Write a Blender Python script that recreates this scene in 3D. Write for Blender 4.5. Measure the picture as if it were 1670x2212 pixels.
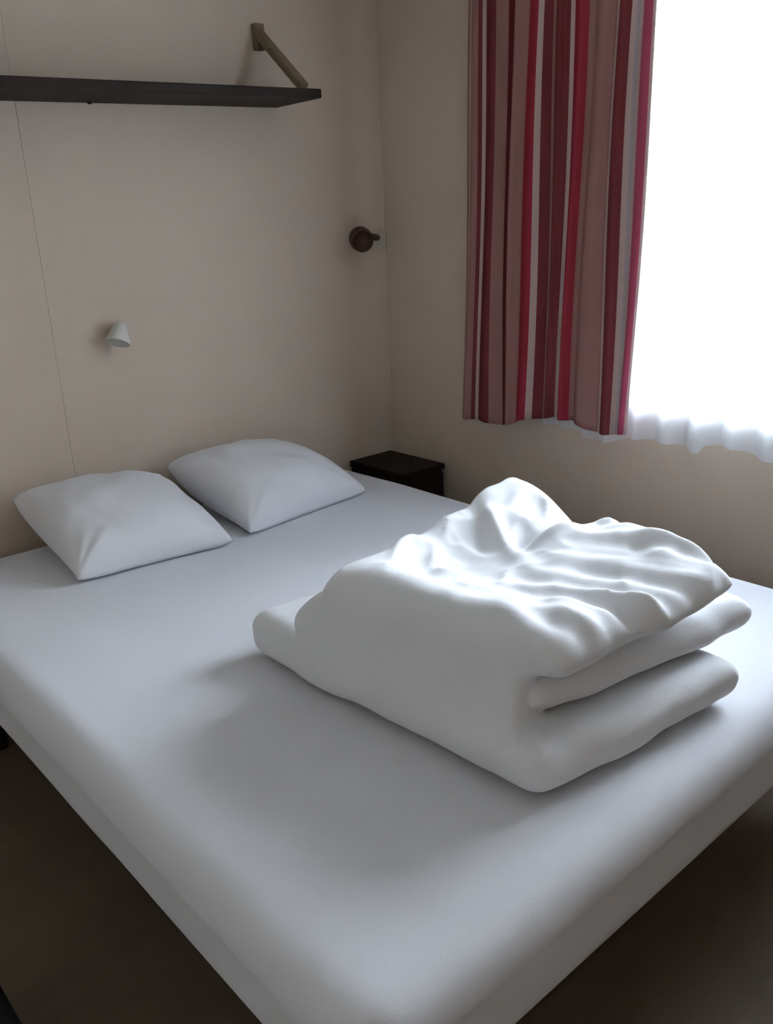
import bpy, bmesh, math, random
import numpy as np
from mathutils import Vector, Matrix

for o in list(bpy.data.objects): bpy.data.objects.remove(o)
scene = bpy.context.scene
COL = scene.collection

# ------------------------------------------------------------ camera
W_, H_, F_ = 1670.0, 2212.0, 1872.725
X_ = Vector((2265, 726, -F_)).normalized()       # world X in camera space
Y_ = Vector((-1725, 551, -F_)).normalized()      # world Y in camera space
Z_ = X_.cross(Y_).normalized(); Y_ = Z_.cross(X_).normalized()
cam_d = bpy.data.cameras.new('camera'); cam = bpy.data.objects.new('camera', cam_d); COL.objects.link(cam)
cam_d.sensor_fit = 'VERTICAL'; cam_d.sensor_height = 24.0; cam_d.lens = F_ / H_ * 24.0
cam_d.clip_start = 0.02
cam.matrix_world = Matrix.Translation((0, 0, 1.3)) @ Matrix((X_, Y_, Z_)).to_4x4()
scene.camera = cam

# ------------------------------------------------------------ world, light, exposure
world = bpy.data.worlds.new('sky'); scene.world = world; world.use_nodes = True
bg = world.node_tree.nodes['Background']
bg.inputs['Color'].default_value = (0.82, 0.88, 1.0, 1); bg.inputs['Strength'].default_value = 52.0
pl = bpy.data.lights.new('window_portal', 'AREA'); pl.shape = 'RECTANGLE'; pl.size = 1.21; pl.size_y = 1.11
pl.cycles.is_portal = True
po = bpy.data.objects.new('window_portal', pl); COL.objects.link(po)
po.location = (2.20, 0.905, 1.365); po.rotation_euler = (0, math.radians(90), 0)
vs = scene.view_settings
vs.view_transform = 'Standard'; vs.look = 'None'; vs.exposure = 0.0; vs.gamma = 1.0; vs.use_curve_mapping = False

WX, WY = 2.08, 2.36           # inner faces of window wall and head wall
LX, BY, CZ = -0.55, -0.65, 2.15
WIN = (0.35, 1.46, 0.765, 1.97)  # y0 y1 z0 z1

# ------------------------------------------------------------ materials
def mat(name, col, rough=0.7, noise=0.0, nscale=6.0, bump=0.0, bscale=200.0, spec=0.3, sheen=0.0, stretch=None):
    m = bpy.data.materials.new(name); m.use_nodes = True
    nt = m.node_tree; b = nt.nodes['Principled BSDF']
    b.inputs['Roughness'].default_value = rough
    b.inputs['Specular IOR Level'].default_value = spec
    if sheen: b.inputs['Sheen Weight'].default_value = sheen
    b.inputs['Base Color'].default_value = (*col, 1)
    tc = nt.nodes.new('ShaderNodeTexCoord'); mp = nt.nodes.new('ShaderNodeMapping')
    nt.links.new(tc.outputs['Object'], mp.inputs['Vector'])
    if stretch: mp.inputs['Scale'].default_value = stretch
    if noise:
        n = nt.nodes.new('ShaderNodeTexNoise'); n.inputs['Scale'].default_value = nscale; n.inputs['Detail'].default_value = 4
        nt.links.new(mp.outputs[0], n.inputs['Vector'])
        mx = nt.nodes.new('ShaderNodeMix'); mx.data_type = 'RGBA'
        mx.inputs['A'].default_value = (*[c*(1-noise) for c in col], 1)
        mx.inputs['B'].default_value = (*[min(1, c*(1+noise)) for c in col], 1)
        nt.links.new(n.outputs[0], mx.inputs['Factor']); nt.links.new(mx.outputs['Result'], b.inputs['Base Color'])
    if bump:
        n2 = nt.nodes.new('ShaderNodeTexNoise'); n2.inputs['Scale'].default_value = bscale; n2.inputs['Detail'].default_value = 3
        nt.links.new(mp.outputs[0], n2.inputs['Vector'])
        bp = nt.nodes.new('ShaderNodeBump'); bp.inputs['Strength'].default_value = bump; bp.inputs['Distance'].default_value = 0.002
        nt.links.new(n2.outputs[0], bp.inputs['Height']); nt.links.new(bp.outputs[0], b.inputs['Normal'])
    return m

M_wall = mat('wall_panel_beige', (0.61, 0.495, 0.395), 0.75, 0.05, 2.5, 0.15, 90)
M_ceil = mat('ceiling_cream', (0.86, 0.83, 0.78), 0.8, 0.03, 3)
M_wall2 = mat('wall_panel_white', (0.62, 0.57, 0.50), 0.7, 0.03, 3)
M_floor = mat('floor_brown_vinyl', (0.15, 0.11, 0.075), 0.55, 0.2, 3.0, 0.1, 60, stretch=(1, 6, 1))
M_sheet = mat('sheet_cotton', (0.765, 0.765, 0.80), 0.85, 0.02, 4, 0.2, 500, 0.15, 0.1)
M_duvet = mat('duvet_cotton', (0.82, 0.82, 0.84), 0.85, 0.02, 6, 0.25, 400, 0.15, 0.1)
M_pillow = mat('pillow_cotton', (0.80, 0.79, 0.81), 0.85, 0.02, 6, 0.25, 400, 0.15, 0.1)
M_dark = mat('dark_wood', (0.018, 0.011, 0.008), 0.6, 0.3, 5, 0.1, 80, spec=0.1, stretch=(1, 8, 8))
M_shelf = mat('shelf_dark_wood', (0.030, 0.022, 0.018), 0.6, 0.25, 5, 0.1, 80, spec=0.1, stretch=(1, 10, 10))
M_brace = mat('brace_wood', (0.20, 0.145, 0.085), 0.6, 0.25, 9, 0.1, 60)
M_lampdark = mat('lamp_brown', (0.060, 0.028, 0.016), 0.6, 0.1, 20)
M_pale = mat('pale_plastic', (0.50, 0.45, 0.38), 0.4, 0.03, 20)
M_white = mat('white_plastic', (0.72, 0.68, 0.62), 0.35, 0.02, 20)
M_pvc = mat('window_frame_white', (0.80, 0.82, 0.84), 0.35, 0.02, 10)
M_black = mat('black_fabric', (0.010, 0.010, 0.012), 0.8, 0.2, 30, 0.3, 200)
M_metal = mat('dark_metal', (0.05, 0.05, 0.05), 0.4); M_metal.node_tree.nodes['Principled BSDF'].inputs['Metallic'].default_value = 0.8
M_ground = mat('ground_gravel', (0.28, 0.29, 0.29), 0.9, 0.3, 8, 0.3, 40)

def glass_mat():
    m = bpy.data.materials.new('window_glass'); m.use_nodes = True; nt = m.node_tree; nt.nodes.clear()
    out = nt.nodes.new('ShaderNodeOutputMaterial'); t = nt.nodes.new('ShaderNodeBsdfTransparent'); g = nt.nodes.new('ShaderNodeBsdfGlossy')
    g.inputs['Roughness'].default_value = 0.02; t.inputs['Color'].default_value = (0.96, 0.98, 0.97, 1)
    fr = nt.nodes.new('ShaderNodeFresnel'); fr.inputs['IOR'].default_value = 1.45
    mx = nt.nodes.new('ShaderNodeMixShader')
    nt.links.new(fr.outputs[0], mx.inputs[0]); nt.links.new(t.outputs[0], mx.inputs[1]); nt.links.new(g.outputs[0], mx.inputs[2])
    nt.links.new(mx.outputs[0], out.inputs[0]); return m
def net_mat():
    m = bpy.data.materials.new('net_voile'); m.use_nodes = True; nt = m.node_tree; nt.nodes.clear()
    out = nt.nodes.new('ShaderNodeOutputMaterial'); t = nt.nodes.new('ShaderNodeBsdfTransparent')
    d = nt.nodes.new('ShaderNodeBsdfDiffuse'); d.inputs['Color'].default_value = (0.85, 0.88, 0.92, 1)
    tr = nt.nodes.new('ShaderNodeBsdfTranslucent'); tr.inputs['Color'].default_value = (0.85, 0.89, 0.94, 1)
    a = nt.nodes.new('ShaderNodeMixShader'); a.inputs[0].default_value = 0.62
    b = nt.nodes.new('ShaderNodeMixShader'); b.inputs[0].default_value = 0.5
    w = nt.nodes.new('ShaderNodeTexNoise'); w.inputs['Scale'].default_value = 300
    nt.links.new(d.outputs[0], a.inputs[1]); nt.links.new(tr.outputs[0], a.inputs[2])
    mr = nt.nodes.new('ShaderNodeMapRange'); mr.inputs['To Min'].default_value = 0.62; mr.inputs['To Max'].default_value = 0.82
    nt.links.new(w.outputs[0], mr.inputs[0]); nt.links.new(mr.outputs[0], b.inputs[0])
    nt.links.new(t.outputs[0], b.inputs[1]); nt.links.new(a.outputs[0], b.inputs[2]); nt.links.new(b.outputs[0], out.inputs[0]); return m
def curtain_mat():
    """woven stripes running down the cloth, one wine stripe darkened for fold shade, read from the UV across its width; thin enough to let some daylight through"""
    m = bpy.data.materials.new('curtain_striped_cotton'); m.use_nodes = True; nt = m.node_tree; nt.nodes.clear()
    out = nt.nodes.new('ShaderNodeOutputMaterial')
    uv = nt.nodes.new('ShaderNodeTexCoord'); sp = nt.nodes.new('ShaderNodeSeparateXYZ'); nt.links.new(uv.outputs['UV'], sp.inputs[0])
    cream = (0.47, 0.34, 0.31); rose = (0.31, 0.155, 0.138); wine = (0.17, 0.038, 0.042); red = (0.30, 0.034, 0.050); crim = (0.40, 0.075, 0.13); grey = (0.36, 0.30, 0.31)
    st = [(0.0, rose), (0.012, cream), (0.032, rose), (0.068, wine), (0.083, cream), (0.103, wine), (0.165, rose), (0.224, (0.13, 0.024, 0.026)), (0.283, rose), (0.325, rose),  # darkest wine stripe has the shade of a deep fold put into its colour
          (0.355, red), (0.420, cream), (0.443, wine), (0.485, rose), (0.518, wine), (0.583, cream), (0.602, red), (0.668, rose)]
    st2 = [(0.0, rose), (0.811, cream), (0.830, wine), (0.883, cream), (0.905, grey), (0.922, cream), (0.945, crim), (0.985, cream)]
    def ramp(lst):
        r = nt.nodes.new('ShaderNodeValToRGB'); r.color_ramp.interpolation = 'CONSTANT'; e = r.color_ramp.elements
        e[0].position = lst[0][0]; e[0].color = (*lst[0][1], 1); e[1].position = lst[1][0]; e[1].color = (*lst[1][1], 1)
        for p, c in lst[2:]:
            k = e.new(p); k.color = (*c, 1)
        nt.links.new(sp.outputs[0], r.inputs[0]); return r
    r1, r2 = ramp(st), ramp(st2)
    gt = nt.nodes.new('ShaderNodeMath'); gt.operation = 'GREATER_THAN'; gt.inputs[1].default_value = 0.74; nt.links.new(sp.outputs[0], gt.inputs[0])
    mx = nt.nodes.new('ShaderNodeMix'); mx.data_type = 'RGBA'
    nt.links.new(gt.outputs[0], mx.inputs['Factor']); nt.links.new(r1.outputs[0], mx.inputs['A']); nt.links.new(r2.outputs[0], mx.inputs['B'])
    d = nt.nodes.new('ShaderNodeBsdfDiffuse'); t = nt.nodes.new('ShaderNodeBsdfTranslucent')
    nt.links.new(mx.outputs['Result'], d.inputs[0]); nt.links.new(mx.outputs['Result'], t.inputs[0])
    s = nt.nodes.new('ShaderNodeMixShader'); s.inputs[0].default_value = 0.06
    nt.links.new(d.outputs[0], s.inputs[1]); nt.links.new(t.outputs[0], s.inputs[2]); nt.links.new(s.outputs[0], out.inputs[0]); return m
M_glass, M_net, M_curtain = glass_mat(), net_mat(), curtain_mat()

# ------------------------------------------------------------ helpers
def link(name, me, m, parent=None, smooth=False):
    o = bpy.data.objects.new(name, me); COL.objects.link(o)
    if m: me.materials.append(m)
    if smooth:
        for p in me.polygons: p.use_smooth = True
    if parent: o.parent = parent
    return o
def obj(name, bm, m, parent=None, smooth=False):
    me = bpy.data.meshes.new(name); bmesh.ops.recalc_face_normals(bm, faces=bm.faces); bm.to_mesh(me); bm.free()
    return link(name, me, m, parent, smooth)
def box(bm, lo, hi, bev=0.0, seg=2):
    r = bmesh.ops.create_cube(bm, size=1.0)
    c = [(a+b)/2 for a, b in zip(lo, hi)]; s = [b-a for a, b in zip(lo, hi)]
    for v in r['verts']: v.co = Vector((c[0]+v.co.x*s[0], c[1]+v.co.y*s[1], c[2]+v.co.z*s[2]))
    if bev:
        ed = list({e for v in r['verts'] for e in v.link_edges})
        bmesh.ops.bevel(bm, geom=ed, offset=bev, segments=seg, profile=0.5, affect='EDGES')
def boxes(*bs, bev=0.0):
    bm = bmesh.new()
    for lo, hi in bs: box(bm, lo, hi, bev)
    return bm
def lathe(bm, profile, origin, axis, n=32):
    """profile = [(dist along axis, radius)...]"""
    axis = Vector(axis).normalized(); q = axis.to_track_quat('Z', 'Y'); rings = []
    for d, r in profile:
        if r < 1e-5: rings.append([bm.verts.new(Vector(origin)+q @ Vector((0, 0, d)))]); continue
        rings.append([bm.verts.new(Vector(origin)+q @ Vector((r*math.cos(2*math.pi*k/n), r*math.sin(2*math.pi*k/n), d))) for k in range(n)])
    for a, b in zip(rings, rings[1:]):
        for k in range(n):
            k2 = (k+1) % n
            vs_ = [a[k % len(a)], a[k2 % len(a)], b[k2 % len(b)], b[k % len(b)]]
            u = []
            for v in vs_:
                if v not in u: u.append(v)
            if len(u) > 2: bm.faces.new(u)
    return bm
def beam(bm, a, b, w, h, up=(0, 0, 1), bev=0.003):
    a, b = Vector(a), Vector(b); d = (b-a); L = d.length; d.normalize()
    s = d.cross(Vector(up)).normalized(); u = s.cross(d)
    r = bmesh.ops.create_cube(bm, size=1.0)
    for v in r['verts']:
        v.co = a + d*(v.co.x+.5)*L + s*v.co.y*w + u*v.co.z*h
    bmesh.ops.bevel(bm, geom=list({e for v in r['verts'] for e in v.link_edges}), offset=bev, segments=2, affect='EDGES')
def thing(name, label, cat, loc=(0, 0, 0), group=None):
    o = bpy.data.objects.new(name, None); COL.objects.link(o); o.empty_display_size = .05; o['label'] = label; o['category'] = cat
    if group: o['group'] = group
    o.location = loc
    return o
def adopt(o, kids):
    """parent parts (modelled in world coordinates) to an empty without moving them"""
    for k in kids:
        k.parent = o; k.matrix_parent_inverse = Matrix.Translation(-o.location)
def tag(o, label, cat, group=None):
    o['label'] = label; o['category'] = cat
    if group: o['group'] = group
    return o
def struct(o): o['kind'] = 'structure'; return o

# value noise, vectorised
_rng = np.random.RandomState(7); _G = _rng.rand(32, 32, 32).astype(np.float32)*2-1
def vnoise(x, y, z):
    xi, yi, zi = np.floor(x).astype(int), np.floor(y).astype(int), np.floor(z).astype(int)
    fx, fy, fz = x-xi, y-yi, z-zi
    fx, fy, fz = [f*f*f*(f*(f*6-15)+10) for f in (fx, fy, fz)]
    r = 0
    for a in (0, 1):
        for b in (0, 1):
            for c in (0, 1):
                r = r + _G[(xi+a) % 32, (yi+b) % 32, (zi+c) % 32]*(fx if a else 1-fx)*(fy if b else 1-fy)*(fz if c else 1-fz)
    return r
def gauss(x, y, cx, cy, sx, sy, ang=0.0):
    ca, sa = math.cos(ang), math.sin(ang); u = (x-cx)*ca+(y-cy)*sa; v = -(x-cx)*sa+(y-cy)*ca
    return np.exp(-(u/sx)**2-(v/sy)**2)

# ------------------------------------------------------------ the room
T = 0.12
seam = 0.88
struct(obj('floor', boxes(((LX-T, BY-T, -0.1), (WX+T, WY+T, 0))), M_floor))
struct(obj('ceiling', boxes(((LX-T, BY-T, CZ), (WX+T, WY+T, CZ+0.1))), M_ceil))
wh = struct(obj('wall_head', boxes(((LX, WY+0.012, 0), (WX+T, WY+T, CZ))), M_wall))
for i, (a, b) in enumerate([(LX, seam-0.0002), (seam+0.0002, WX)]):
    bm = bmesh.new(); box(bm, (a, WY, 0), (b, WY+0.012, CZ), 0.0007, 1); obj('wall_panel', bm, M_wall, wh)
y0, y1, z0, z1 = WIN
struct(obj('wall_window', boxes(((WX, BY-T, 0), (WX+T, y0, CZ)), ((WX, y1, 0), (WX+T, WY+0.012, CZ)), ((WX, y0, 0), (WX+T, y1, z0)), ((WX, y0, z1), (WX+T, y1, CZ))), M_wall))
struct(obj('wall_left', boxes(((LX-T, BY-T, 0), (LX, WY+T, CZ))), M_wall2))
struct(obj('wall_back', boxes(((LX, BY-T, 0), (WX, BY, CZ))), M_wall))
# window: frame (structure) with mullion, sash frames and panes
fr = boxes(((WX+0.03, y0, z0), (WX+0.10, y0+0.05, z1)), ((WX+0.03, y1-0.05, z0), (WX+0.10, y1, z1)),
           ((WX+0.03, y0+0.05, z0), (WX+0.10, y1-0.05, z0+0.05)), ((WX+0.03, y0+0.05, z1-0.05), (WX+0.10, y1-0.05, z1)))
win = struct(obj('window_1', fr, M_pvc))
ym = 0.85
for a, b in ((y0+0.05, ym), (ym, y1-0.05)):
    s = obj('sash', boxes(((WX+0.05, a, z0+0.05), (WX+0.08, a+0.025, z1-0.05)), ((WX+0.05, b-0.025, z0+0.05), (WX+0.08, b, z1-0.05)),
            ((WX+0.05, a+0.025, z0+0.05), (WX+0.08, b-0.025, z0+0.07)), ((WX+0.05, a+0.025, z1-0.07), (WX+0.08, b-0.025, z1-0.05))), M_pvc, win)
    obj('pane', boxes(((WX+0.064, a+0.025, z0+0.07), (WX+0.067, b-0.025, z1-0.07))), M_glass, s)
struct(obj('ground', boxes(((WX+T+0.02, -25, -0.75), (60, 30, -0.6))), M_ground))

# ------------------------------------------------------------ bed
BX0, BX1, BY0, BY1, BZ0, BZ1 = 0.396, 1.82, 0.530, 2.34, 0.34, 0.50
bed = thing('bed', 'double bed with dark low base standing head end against the beige wall', 'bed', ((BX0+BX1)/2, (BY0+BY1)/2, 0))
kids = []
bm = boxes(((BX0+.05, BY0+.05, .27), (BX0+.08, BY1-.055, .335)), ((BX1-.08, BY0+.05, .27), (BX1-.05, BY1-.055, .335)),
           ((BX0+.08, BY0+.05, .27), (BX1-.08, BY0+.08, .335)), ((BX0+.08, BY1-.085, .27), (BX1-.08, BY1-.055, .335)), bev=.004)
kids.append(obj('bed_frame', bm, M_dark))
slat = None
for k in range(14):
    y = BY0+.12+k*(BY1-BY0-.24)/13
    if slat is None:
        slat = obj('slat', boxes(((BX0+.08, y-.03, .305), (BX1-.08, y+.03, .322)), bev=.003), M_brace); y_s = y; kids.append(slat)
    else:
        c = slat.copy(); COL.objects.link(c); c.location.y = y-y_s; kids.append(c)
for lx in (BX0+.12, BX1-.12):
    for ly in (BY0+.12, BY1-.10):
        bm = bmesh.new(); lathe(bm, [(0, 0), (0, .022), (.27, .026), (.27, 0)], (lx, ly, 0), (0, 0, 1), 20); kids.append(obj('leg', bm, M_metal))
bm = bmesh.new(); box(bm, (BX0+.034, BY0+.034, BZ0-.002), (BX1-.034, BY1-.034, BZ1-.016), .06, 4); kids.append(obj('mattress', bm, M_white, smooth=True))
adopt(bed, kids)

def sheet_mesh():
    lo = np.array([BX0, BY0, BZ0-.03]); hi = np.array([BX1, BY1, BZ1]); r = 0.058
    bm = bmesh.new(); NX, NY, NZ = 90, 110, 12
    # top + skirts as one grid folded over the edges
    def P(x, y, z):
        return Vector((x, y, z))
    grid = {}
    def key(i, j, k): return (i, j, k)
    def g(i, j, k):
        kk = key(i, j, k)
        if kk not in grid:
            def d(t, a, b, n):   # denser near the ends
                s = t/n; s = s*.75+.25*(0.5-0.5*math.cos(math.pi*s)); return a+(b-a)*s
            grid[kk] = bm.verts.new((d(i, lo[0], hi[0], NX), d(j, lo[1], hi[1], NY), lo[2]+(hi[2]-lo[2])*k/NZ))
        return grid[kk]
    for i in range(NX):
        for j in range(NY): bm.faces.new((g(i, j, NZ), g(i+1, j, NZ), g(i+1, j+1, NZ), g(i, j+1, NZ)))
    for k in range(NZ):
        for i in range(NX):
            bm.faces.new((g(i, 0, k), g(i+1, 0, k), g(i+1, 0, k+1), g(i, 0, k+1)))
            bm.faces.new((g(i, NY, k), g(i, NY, k+1), g(i+1, NY, k+1), g(i+1, NY, k)))
        for j in range(NY):
            bm.faces.new((g(0, j, k), g(0, j, k+1), g(0, j+1, k+1), g(0, j+1, k)))
            bm.faces.new((g(NX, j, k), g(NX, j+1, k), g(NX, j+1, k+1), g(NX, j, k+1)))
    V = np.array([v.co[:] for v in bm.verts])
    core_lo = lo+np.array([.07, .07, -1]); core_hi = hi-np.array([.07, .07, 0.0])
    # round vertical corners (r .07) then the top edge (r .045)
    c = np.clip(V[:, :2], core_lo[:2], core_hi[:2]); dv = V[:, :2]-c; L = np.linalg.norm(dv, axis=1)
    m = np.maximum(np.abs(dv[:, 0]), np.abs(dv[:, 1])); s = np.where(L > 1e-6, m/np.maximum(L, 1e-6), 1); V[:, :2] = c+dv*s[:, None]
    # depth inside outline
    q = np.abs(V[:, :2]-(core_lo[:2]+core_hi[:2])/2)-(core_hi[:2]-core_lo[:2])/2
    dist = .07-np.where((q > 0).all(1), np.linalg.norm(np.maximum(q, 0), axis=1), np.maximum(q[:, 0], q[:, 1]))
    dist = np.maximum(dist, 0)
    zt = V[:, 2].copy(); top = zt > hi[2]-1e-4
    e = np.minimum(dist, r); V[:, 2] = np.where(top, hi[2]-(r-np.sqrt(np.maximum(r*r-(r-e)**2, 0))), lo[2]+(zt-lo[2])*(hi[2]-r-lo[2])/(hi[2]-lo[2]))
    # soft unevenness of the cloth
    n = vnoise(V[:, 0]*3, V[:, 1]*3, V[:, 2]*6)*.0035 + vnoise(V[:, 0]*9+3, V[:, 1]*7, V[:, 2]*5)*.0012
    V[:, 2] = np.where(top, V[:, 2]+n*np.minimum(1, dist/.05)-.001, V[:, 2])
    side = ~top
    out = np.zeros((len(V), 2)); out[:, 0] = np.sign(V[:, 0]-(lo[0]+hi[0])/2)*(np.abs(q[:, 0]) > np.abs(q[:, 1])*0)*(q[:, 0] > .03); out[:, 1] = np.sign(V[:, 1]-(lo[1]+hi[1])/2)*(q[:, 1] > .03)
    w = (vnoise(V[:, 0]*6, V[:, 1]*6, V[:, 2]*3)*.004-.002)*side*np.sin(np.clip((V[:, 2]-lo[2])/(hi[2]-r-lo[2]), 0, 1)*math.pi)
    V[:, :2] += out*w[:, None]
    # the bottom edge is drawn in by its elastic
    low = np.clip((BZ0+.0-V[:, 2])/.03, 0, 1); ctr = (lo[:2]+hi[:2])/2
    V[:, :2] -= out*((low*.014+.010*np.clip((hi[2]-.04-V[:, 2])/.12, 0, 1.2))*side)[:, None]
    for v, p in zip(bm.verts, V): v.co = p
    return bm
o = obj('fitted_sheet', sheet_mesh(), M_sheet, smooth=True)
tag(o, 'white fitted sheet stretched smooth over the mattress of the double bed', 'bed sheet')

# ------------------------------------------------------------ pillows
def pillow(c, seed, T_):
    """c = corners back-left, back-right, front-right, front-left"""
    BL, BR, FR, FL = [np.array(p, float) for p in c]; N = 72
    u = np.linspace(-1, 1, N+1); U, V = np.meshgrid(u, u, indexing='ij')
    # outline drawn in between the four corners
    pin = 0.05
    Us = U*(1-pin*(1-V**2)*0-pin*np.abs(U)**3*(1-V**2)*1.0); Vs = V*(1-pin*np.abs(V)**3*(1-U**2))
    s, t = (Us+1)/2, (Vs+1)/2
    P = ((1-s)*(1-t))[..., None]*FL+(s*(1-t))[..., None]*FR+((1-s)*t)[..., None]*BL+(s*t)[..., None]*BR
    prof = (np.maximum(0, (1-U**2)*(1-V**2)))**.38
    n = vnoise(U*2.2+seed, V*2.2, 0*U+seed)*.10+vnoise(U*5+seed, V*4, 0*U+2.5)*.04
    crease = -.10*np.exp(-((U+.55+.25*V)/.10)**2)*(V < .8)*0.5
    rad = np.exp(-((np.abs(U)-1)**2+(np.abs(V)-1)**2)/.25)*np.sin(np.arctan2(1-np.abs(V)+.02, 1-np.abs(U)+.02)*14)*.06
    up = T_*prof*(1+n+crease+rad)
    dn = T_*.45*prof
    top = P.copy(); top[..., 2] += up
    top[..., 1] -= up*.20
    bot = P.copy(); bot[..., 2] = np.maximum(bot[..., 2]-dn-(P[..., 2]-.515)*.8*prof, .5055)
    bot[..., 2] = np.minimum(bot[..., 2], top[..., 2]-.001*(prof > 0))
    top[..., 1] = np.minimum(top[..., 1], WY-.006); bot[..., 1] = np.minimum(bot[..., 1], WY-.006)
    bm = bmesh.new(); A = {}; B = {}
    for i in range(N+1):
        for j in range(N+1):
            A[i, j] = bm.verts.new(top[i, j])
            B[i, j] = A[i, j] if (i in (0, N) or j in (0, N)) else bm.verts.new(bot[i, j])
    for i in range(N):
        for j in range(N):
            bm.faces.new((A[i, j], A[i+1, j], A[i+1, j+1], A[i, j+1])); 
            try: bm.faces.new((B[i, j], B[i, j+1], B[i+1, j+1], B[i+1, j]))
            except ValueError: pass
    return bm
G = 'white pillows at the head of the bed'
o = obj('pillow', pillow([(.685, 2.31, .645), (1.115, 2.31, .60), (1.10, 1.905, .515), (.695, 1.955, .515)], 1.3, .100), M_pillow, smooth=True)
tag(o, 'plump white pillow on the left half of the bed, below the small white wall lamp', 'pillow', G)
o = obj('pillow', pillow([(1.135, 2.31, .64), (1.56, 2.31, .605), (1.63, 1.985, .515), (1.165, 1.925, .515)], 5.7, .100), M_pillow, smooth=True)
tag(o, 'white pillow nearest the room corner and the dark bedside cabinet', 'pillow', G)

# ------------------------------------------------------------ folded duvet (signed distance field, surfaced)
def duvet():
    h = .004
    xs = np.arange(.70, 1.55, h); ys = np.arange(.54, 1.46, h); zs = np.arange(.485, .84, h)
    X, Y, Z = np.meshgrid(xs, ys, zs, indexing='ij')
    wx = X+.006*vnoise(X*9, Y*9, Z*12)+.003*vnoise(X*22+5, Y*22, Z*20)
    wy = Y+.007*vnoise(X*8+9, Y*8+3, Z*12)+.003*vnoise(X*20, Y*20+7, Z*20)
    wz = Z+.005*vnoise(X*7+4, Y*7+6, Z*3)+.002*vnoise(X*18, Y*15, Z*9)
    def smax(a, b, k): hh = np.clip(.5+.5*(a-b)/k, 0, 1); return b+(a-b)*hh+k*hh*(1-hh)
    def smin(a, b, k): return -smax(-a, -b, k)
    def slab(quad, zb, zt, r, kc=.025):
        q = [np.array(p) for p in quad]; d = None
        for i in range(4):
            a, b = q[i], q[(i+1) % 4]; e = b-a; nrm = np.array([e[1], -e[0]])/np.hypot(*e)   # CCW polygon
            dd = (wx-a[0])*nrm[0]+(wy-a[1])*nrm[1]
            d = dd if d is None else smax(d, dd, kc)
        hz = np.maximum(wz-zt, zb-wz)
        a = d+r; b = hz+r
        return np.minimum(np.maximum(a, b), 0)+np.hypot(np.maximum(a, 0), np.maximum(b, 0))-r
    # top layer height with its humps, hollow and gathers
    top = .745 + .0*X
    top = top - .040*gauss(X, Y, 1.06, .99, .15, .10, .5) + .022*gauss(X, Y, 1.38, 1.17, .10, .09) - .028*gauss(X, Y, 1.33, .98, .09, .06, .3)
    top = top + .024*gauss(X, Y, 1.27, .76, .12, .13) + .010*gauss(X, Y, .90, .80, .10, .22) + .012*gauss(X, Y, 1.16, 1.16, .10, .06, .2)
    top = top + .022*gauss(X, Y, 1.16, 1.02, .018, .12, -.55) + .012*gauss(X, Y, 1.22, .94, .10, .018, -.3)
    top = top - .018*np.abs(vnoise((X*.8+Y*.6)*9+1, (X*-.6+Y*.8)*15, 0*X+5.5)) + .005 - .006*np.abs(vnoise((X*.9-Y*.4)*22+1, (X*.4+Y*.9)*12, 0*X+9.5))
    fo = np.clip(1-(Y-.66)/.26, 0, 1)
    ph = (X-.955+.35*(Y-.66))/.118
    top = top + fo*(.015*(1-2*np.sqrt(np.sin(np.pi*ph+.5*np.sin(X*31+Y*17))**2+.03))*np.clip(.55+.6*vnoise(X*6, Y*2, 0*X+4.4), .25, 1)+.005*np.cos(2*np.pi*ph*2+1.0))*np.clip((X-.88)/.06, 0, 1)
    top = top + .006*vnoise(X*14+2, Y*10, 0*X+3.3) + .007*vnoise((X+Y)*6, (X-Y)*16, 0*X+8.1)
    A = slab([(.815, .650), (1.280, .590), (1.34, 1.30), (.785, 1.345)], .5045, .584+.014*np.clip((Y-1.12)/.15, 0, 1), .034)
    Bm = slab([(.872, .700), (1.385, .622), (1.40, 1.20), (.84, 1.16)], .590, .658, .036)
    bulge = .02*np.sin(np.clip((X-.85)/.5, 0, 1)*np.pi)
    C = slab([(.860, .660), (1.275, .607), (1.43, 1.235), (.795, 1.105)], .668+.02*np.clip((X-.9)/.4, 0, 1), top, .040)
    Wr = slab([(.846, .715), (.905, .712), (.915, 1.17), (.783, 1.20)], .520, .752-.11*np.clip((Y-1.03)/.22, 0, 1), .050)
    AW = smin(A, Wr, .030)
    D = smin(AW, C, .028)
    D = np.minimum(D, Bm)
    # the crease low on the near corner, and the clefts between the layers at the foot end
    D = smax(D, -(np.hypot(Z-.600, (Y-.675)*.30)-.011+.4*np.clip(X-.90, 0, 1)), .010)
    return D, (xs[0], ys[0], zs[0]), h
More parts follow.
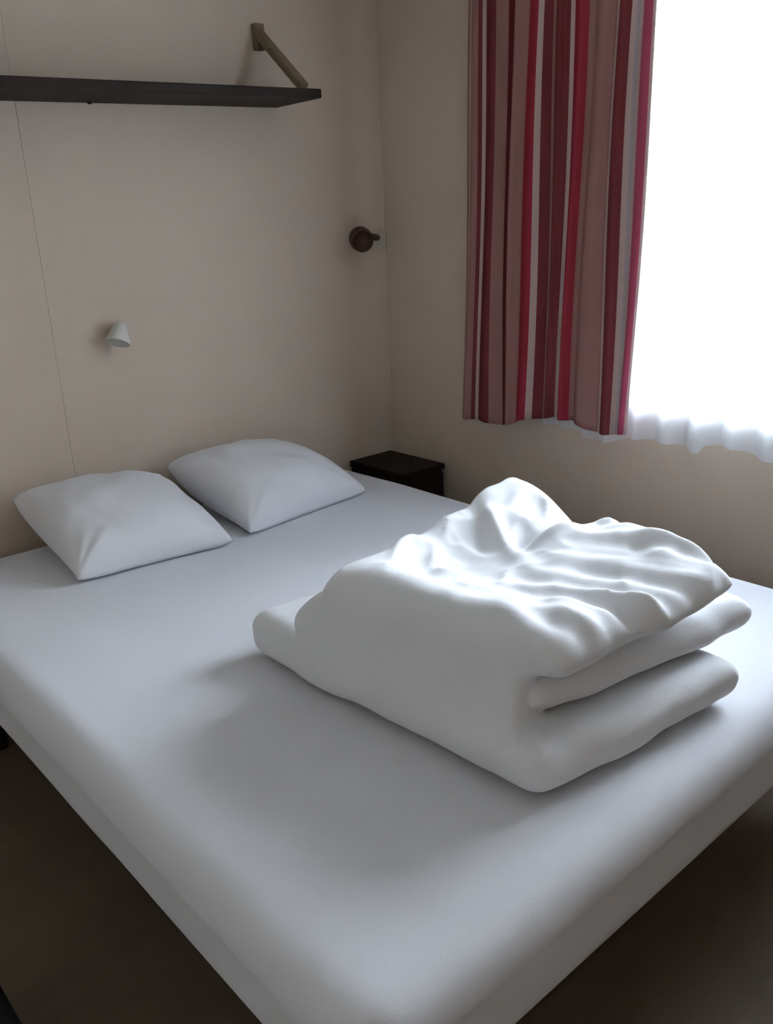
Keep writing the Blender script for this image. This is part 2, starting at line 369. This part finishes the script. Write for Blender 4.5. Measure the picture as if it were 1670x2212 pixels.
def surface_nets(D, org, h):
    ins = D < 0; nx, ny, nz = D.shape
    c = np.zeros((nx-1, ny-1, nz-1), int)
    for a in (0, 1):
        for b in (0, 1):
            for d in (0, 1): c += ins[a:nx-1+a, b:ny-1+b, d:nz-1+d]
    act = (c > 0) & (c < 8); idx = -np.ones(act.shape, int); I = np.argwhere(act); idx[act] = np.arange(len(I))
    acc = np.zeros((len(I), 3)); cnt = np.zeros(len(I))
    E = [((0, 0, 0), (1, 0, 0)), ((0, 1, 0), (1, 1, 0)), ((0, 0, 1), (1, 0, 1)), ((0, 1, 1), (1, 1, 1)), ((0, 0, 0), (0, 1, 0)), ((1, 0, 0), (1, 1, 0)),
         ((0, 0, 1), (0, 1, 1)), ((1, 0, 1), (1, 1, 1)), ((0, 0, 0), (0, 0, 1)), ((1, 0, 0), (1, 0, 1)), ((0, 1, 0), (0, 1, 1)), ((1, 1, 0), (1, 1, 1))]
    for p, q in E:
        dp = D[I[:, 0]+p[0], I[:, 1]+p[1], I[:, 2]+p[2]]; dq = D[I[:, 0]+q[0], I[:, 1]+q[1], I[:, 2]+q[2]]
        m = (dp < 0) != (dq < 0); t = np.where(m, dp/np.where(m, dp-dq, 1), 0)
        pt = np.array(p)+t[:, None]*(np.array(q)-np.array(p)); acc += pt*m[:, None]; cnt += m
    V = (I+acc/cnt[:, None])*h+np.array(org); F = []
    for ax in range(3):
        sl0 = [slice(1, n-1) for n in D.shape]; sl0[ax] = slice(0, D.shape[ax]-1); sl1 = list(sl0); sl1[ax] = slice(1, D.shape[ax])
        a, b = ins[tuple(sl0)], ins[tuple(sl1)]; K = np.argwhere(a != b); fl = a[tuple(K.T)]
        off = np.ones(3, int); off[ax] = 0; K = K+off; u, v = (ax+1) % 3, (ax+2) % 3
        def cell(du, dv):
            k = K.copy(); k[:, u] -= du; k[:, v] -= dv; return idx[tuple(k.T)]
        q = np.stack([cell(0, 0), cell(1, 0), cell(1, 1), cell(0, 1)], 1)
        q[~fl] = q[~fl][:, ::-1]; F.append(q)
    F = np.concatenate(F); F = F[(F >= 0).all(1)]
    return V, F
D, org, hh = duvet(); V, Fq = surface_nets(D, org, hh); V[:, 2] = np.maximum(V[:, 2], .5065)
me = bpy.data.meshes.new('duvet'); me.from_pydata(V.tolist(), [], Fq.tolist()); me.update()
o = link('duvet', me, M_duvet, smooth=True)
md = o.modifiers.new('smooth', 'SMOOTH'); md.factor = .5; md.iterations = 6
tag(o, 'thick white duvet folded into layers lying on the foot half of the bed', 'duvet')

# ------------------------------------------------------------ bedside cabinet in the corner
ns = thing('bedside_cabinet', 'dark brown bedside cabinet squeezed between the bed and the room corner', 'cabinet', (1.96, 2.20, 0))
bm = boxes(((1.865, 2.08, 0.02), (2.055, 2.35, .475)), bev=.003); k1 = obj('body', bm, M_dark)
bm = boxes(((1.862, 2.068, .475), (2.058, 2.354, .497)), bev=.004); k2 = obj('top', bm, M_dark)
bm = boxes(((1.872, 2.068, .33), (2.05, 2.08, .465)), bev=.003); k3 = obj('drawer', bm, M_dark)
bm = bmesh.new(); lathe(bm, [(0, .006), (.012, .006), (.018, .011), (.024, .009), (.026, 0)], (1.96, 2.068, .40), (0, -1, 0), 16); k4 = obj('knob', bm, M_metal, k3)
bm = boxes(((1.872, 2.068, .03), (2.05, 2.08, .32)), bev=.003); k5 = obj('door', bm, M_dark)
bm = bmesh.new(); lathe(bm, [(0, .006), (.012, .006), (.018, .011), (.024, .009), (.026, 0)], (1.89, 2.068, .25), (0, -1, 0), 16); k6 = obj('knob', bm, M_metal, k5)
kids = [k1, k2, k3, k5]
for lx in (1.88, 2.04):
    for ly in (2.10, 2.335): kids.append(obj('foot', boxes(((lx-.012, ly-.012, 0), (lx+.012, ly+.012, .021)), bev=.002), M_dark))
adopt(ns, kids)

# ------------------------------------------------------------ shelf with its brace
sh = thing('wall_shelf', 'long dark brown wooden shelf on the head wall above the pillows', 'shelf', (.6, WY, 1.64))
bm = bmesh.new(); box(bm, (-.30, 2.135, 1.640), (1.665, 2.359, 1.664), .003, 2); kids = [obj('board', bm, M_shelf)]
for bx in (1.615, -.24):
    kids.append(obj('wall_block', boxes(((bx-.016, 2.335, 1.79), (bx+.016, 2.359, 1.86)), bev=.004), M_brace))
    bm = bmesh.new(); beam(bm, (bx, 2.343, 1.832), (bx, 2.150, 1.668), .022, .030, (1, 0, 0)); kids.append(obj('brace', bm, M_brace))
kids.append(obj('screw_cap', lathe(bmesh.new(), [(0, 0), (0, .007), (-.006, .005), (-.007, 0)], (1.06, 2.33, 1.6405), (0, 0, 1), 12), M_shelf))
adopt(sh, kids); sh.location.z -= (1.665-.6)*math.sin(math.radians(1.45)); sh.rotation_euler = (0, -math.radians(1.45), 0)

# ------------------------------------------------------------ two reading lamps on the head wall
la = thing('reading_lamp', 'small dark brown wall lamp with round head close to the room corner', 'lamp', (2.035, WY, 1.245))
b1 = obj('wall_plate', lathe(bmesh.new(), [(0, 0), (0, .034), (.008, .034), (.013, .029), (.013, 0)], (2.040, WY-.001, 1.243), (0, -1, 0)), M_pale, smooth=False)
b2 = obj('arm', lathe(bmesh.new(), [(0, 0), (0, .010), (.115, .013), (.115, 0)], (2.035, 2.350, 1.250), (-.100, -.046, .010), 14), M_lampdark, smooth=True)
b3 = obj('lamp_head', lathe(bmesh.new(), [(-.040, 0), (-.039, .016), (-.028, .029), (-.010, .037), (.012, .039), (.034, .036), (.036, .033), (.018, .030), (.010, 0)], (1.912, 2.292, 1.252), (-.45, -.85, -.25)), M_lampdark, smooth=True)
adopt(la, [b1, b2, b3])
lb = thing('reading_lamp', 'small white cone-shaped wall lamp alone on the wall above the left pillow', 'lamp', (1.07, WY, 1.04))
b1 = obj('wall_plate', lathe(bmesh.new(), [(0, 0), (0, .020), (.006, .020), (.010, .016), (.010, 0)], (1.062, WY-.001, 1.04), (0, -1, 0)), M_white)
b2 = obj('lamp_shade', lathe(bmesh.new(), [(-.038, 0), (-.037, .010), (-.028, .016), (.0, .027), (.022, .034), (.024, .032), (.0, .024), (-.02, 0)], (1.048, 2.318, 1.034), (-.40, -.25, -.85)), M_white, smooth=True)
b3 = obj('arm', lathe(bmesh.new(), [(0, 0), (0, .006), (.035, .006), (.035, 0)], (1.060, 2.352, 1.05), (-.1, -1, 0.1), 12), M_white, smooth=True)
adopt(lb, [b1, b2, b3])

# ------------------------------------------------------------ curtains
def cloth(name, ya, yb, ztop, zbot, depth, skew, NU, NV, m, thick=.0):
    """ya/yb: y at u=0/1; functions give depth x(u,v), hem z(u), sideways skew(u,v)"""
    me = bpy.data.meshes.new(name); vs_, fs, uvs = [], [], []
    for j in range(NV+1):
        v = j/NV
        for i in range(NU+1):
            u = i/NU; zb = zbot(u); z = ztop+(zb-ztop)*v
            vs_.append((depth(u, v), ya+(yb-ya)*u+skew(u, v), z)); uvs.append((u, v))
    for j in range(NV):
        for i in range(NU):
            a = j*(NU+1)+i; fs.append((a, a+1, a+NU+2, a+NU+1))
    me.from_pydata(vs_, [], fs); l = me.uv_layers.new(name='UVMap')
    for p in me.polygons:
        for li, vi in zip(p.loop_indices, p.vertices): l.data[li].uv = uvs[vi]
    o = link(name, me, m, smooth=True)
    if thick: md = o.modifiers.new('thickness', 'SOLIDIFY'); md.thickness = thick
    return o
def cdepth(u, v):
    g = (.42+.45*v)*(.35+.65*min(1, u/.15))
    w = math.sin(2*math.pi*(u*8.6+.25+.18*math.sin(u*9)+.10*v*math.sin(u*20)))*.5+.28*math.sin(2*math.pi*(u*3.7+.6))
    e = 1-.45*max(0, (u-.66)/.34)
    w += .5*math.exp(-((u-.262-.02*v)/.022)**2)+.45*math.exp(-((u-.545-.02*v)/.016)**2)
    return 2.000+.034*g*w*e*(1 if not .68 < u < .80 else .35+.65*abs(u-.74)/.06)-.004*v
def chem(u):
    pts = [(0, .688), (.12, .690), (.22, .684), (.3, .694), (.45, .722), (.6, .742), (.68, .735), (.8, .716), (.9, .718), (1, .724)]
    for (a, b), (c, d) in zip(pts, pts[1:]):
        if a <= u <= c: t = (u-a)/(c-a); t = t*t*(3-2*t); return b+(d-b)*t
    return pts[-1][1]
def cskew(u, v):
    return .010*math.sin(2*math.pi*(u*3.1+.1))*v*v + (1.0-u)*.045*v + .004*math.sin(v*7+u*13) - .026*u*(1-v)
o = cloth('curtain', 1.870, 1.298, 2.06, chem, cdepth, cskew, 260, 60, M_curtain, .0012)
cu = thing('window_curtain', 'red, wine and beige striped curtain drawn to the left of the window', 'curtain', (2.0, 1.6, 2.06))
o.name = 'curtain_panel'; bt = obj('heading_tape', boxes(((1.985, 1.30, 2.05), (2.015, 1.88, 2.075)), bev=.003), M_curtain)
adopt(cu, [o, bt])
def ndepth(u, v):
    return 2.048+.010*math.sin(2*math.pi*(u*25+.3*math.sin(u*11)+.2*v))*(.4+1.2*v)+.004*math.sin(u*90)
def nhem(u):
    y = 1.665+(-.42-1.665)*u
    pts = [(1.67, .712), (1.60, .700), (1.55, .708), (1.50, .690), (1.42, .675), (1.33, .700), (1.29, .706), (1.20, .705), (1.14, .697), (1.113, .695), (1.105, .716), (1.05, .722), (1.0, .718), (.94, .705), (.7, .70), (-.5, .71)]
    for (a, b), (c, d) in zip(pts, pts[1:]):
        if a >= y >= c: return b+(d-b)*(y-a)/(c-a)
    return .705
o = cloth('net_panel', 1.665, -.42, 2.03, nhem, ndepth, lambda u, v: .003*math.sin(v*5+u*30), 520, 50, M_net)
nc = thing('net_curtain', 'sheer white net curtain hanging across the bright window with wavy hem', 'curtain', (2.05, .95, 2.03))
rod = obj('curtain_wire', lathe(bmesh.new(), [(0, 0), (0, .004), (2.15, .004), (2.15, 0)], (2.048, -.45, 2.03), (0, 1, 0), 10), M_white)
adopt(nc, [o, rod])
rl = tag(obj('curtain_rail', boxes(((1.985, -.5, 2.076), (2.02, 1.95, 2.10)), ((2.02, -.48, 2.08), (2.079, -.45, 2.096)), ((2.02, 1.9, 2.08), (2.079, 1.93, 2.096)), bev=.002), M_white),
         'white curtain rail fixed above the window', 'curtain rail')

# ------------------------------------------------------------ black bag edge on the floor
bm = bmesh.new(); box(bm, (-.16, 1.02, 0), (.225, 1.40, .16), .05, 4)
bg_ = tag(obj('bag', bm, M_black, smooth=True), 'low black bag on the brown floor at the bottom left edge', 'bag')
bm = bmesh.new(); beam(bm, (-.08, 1.10, .162), (.10, 1.10, .162), .025, .006); obj('handle', bm, M_black, bg_)
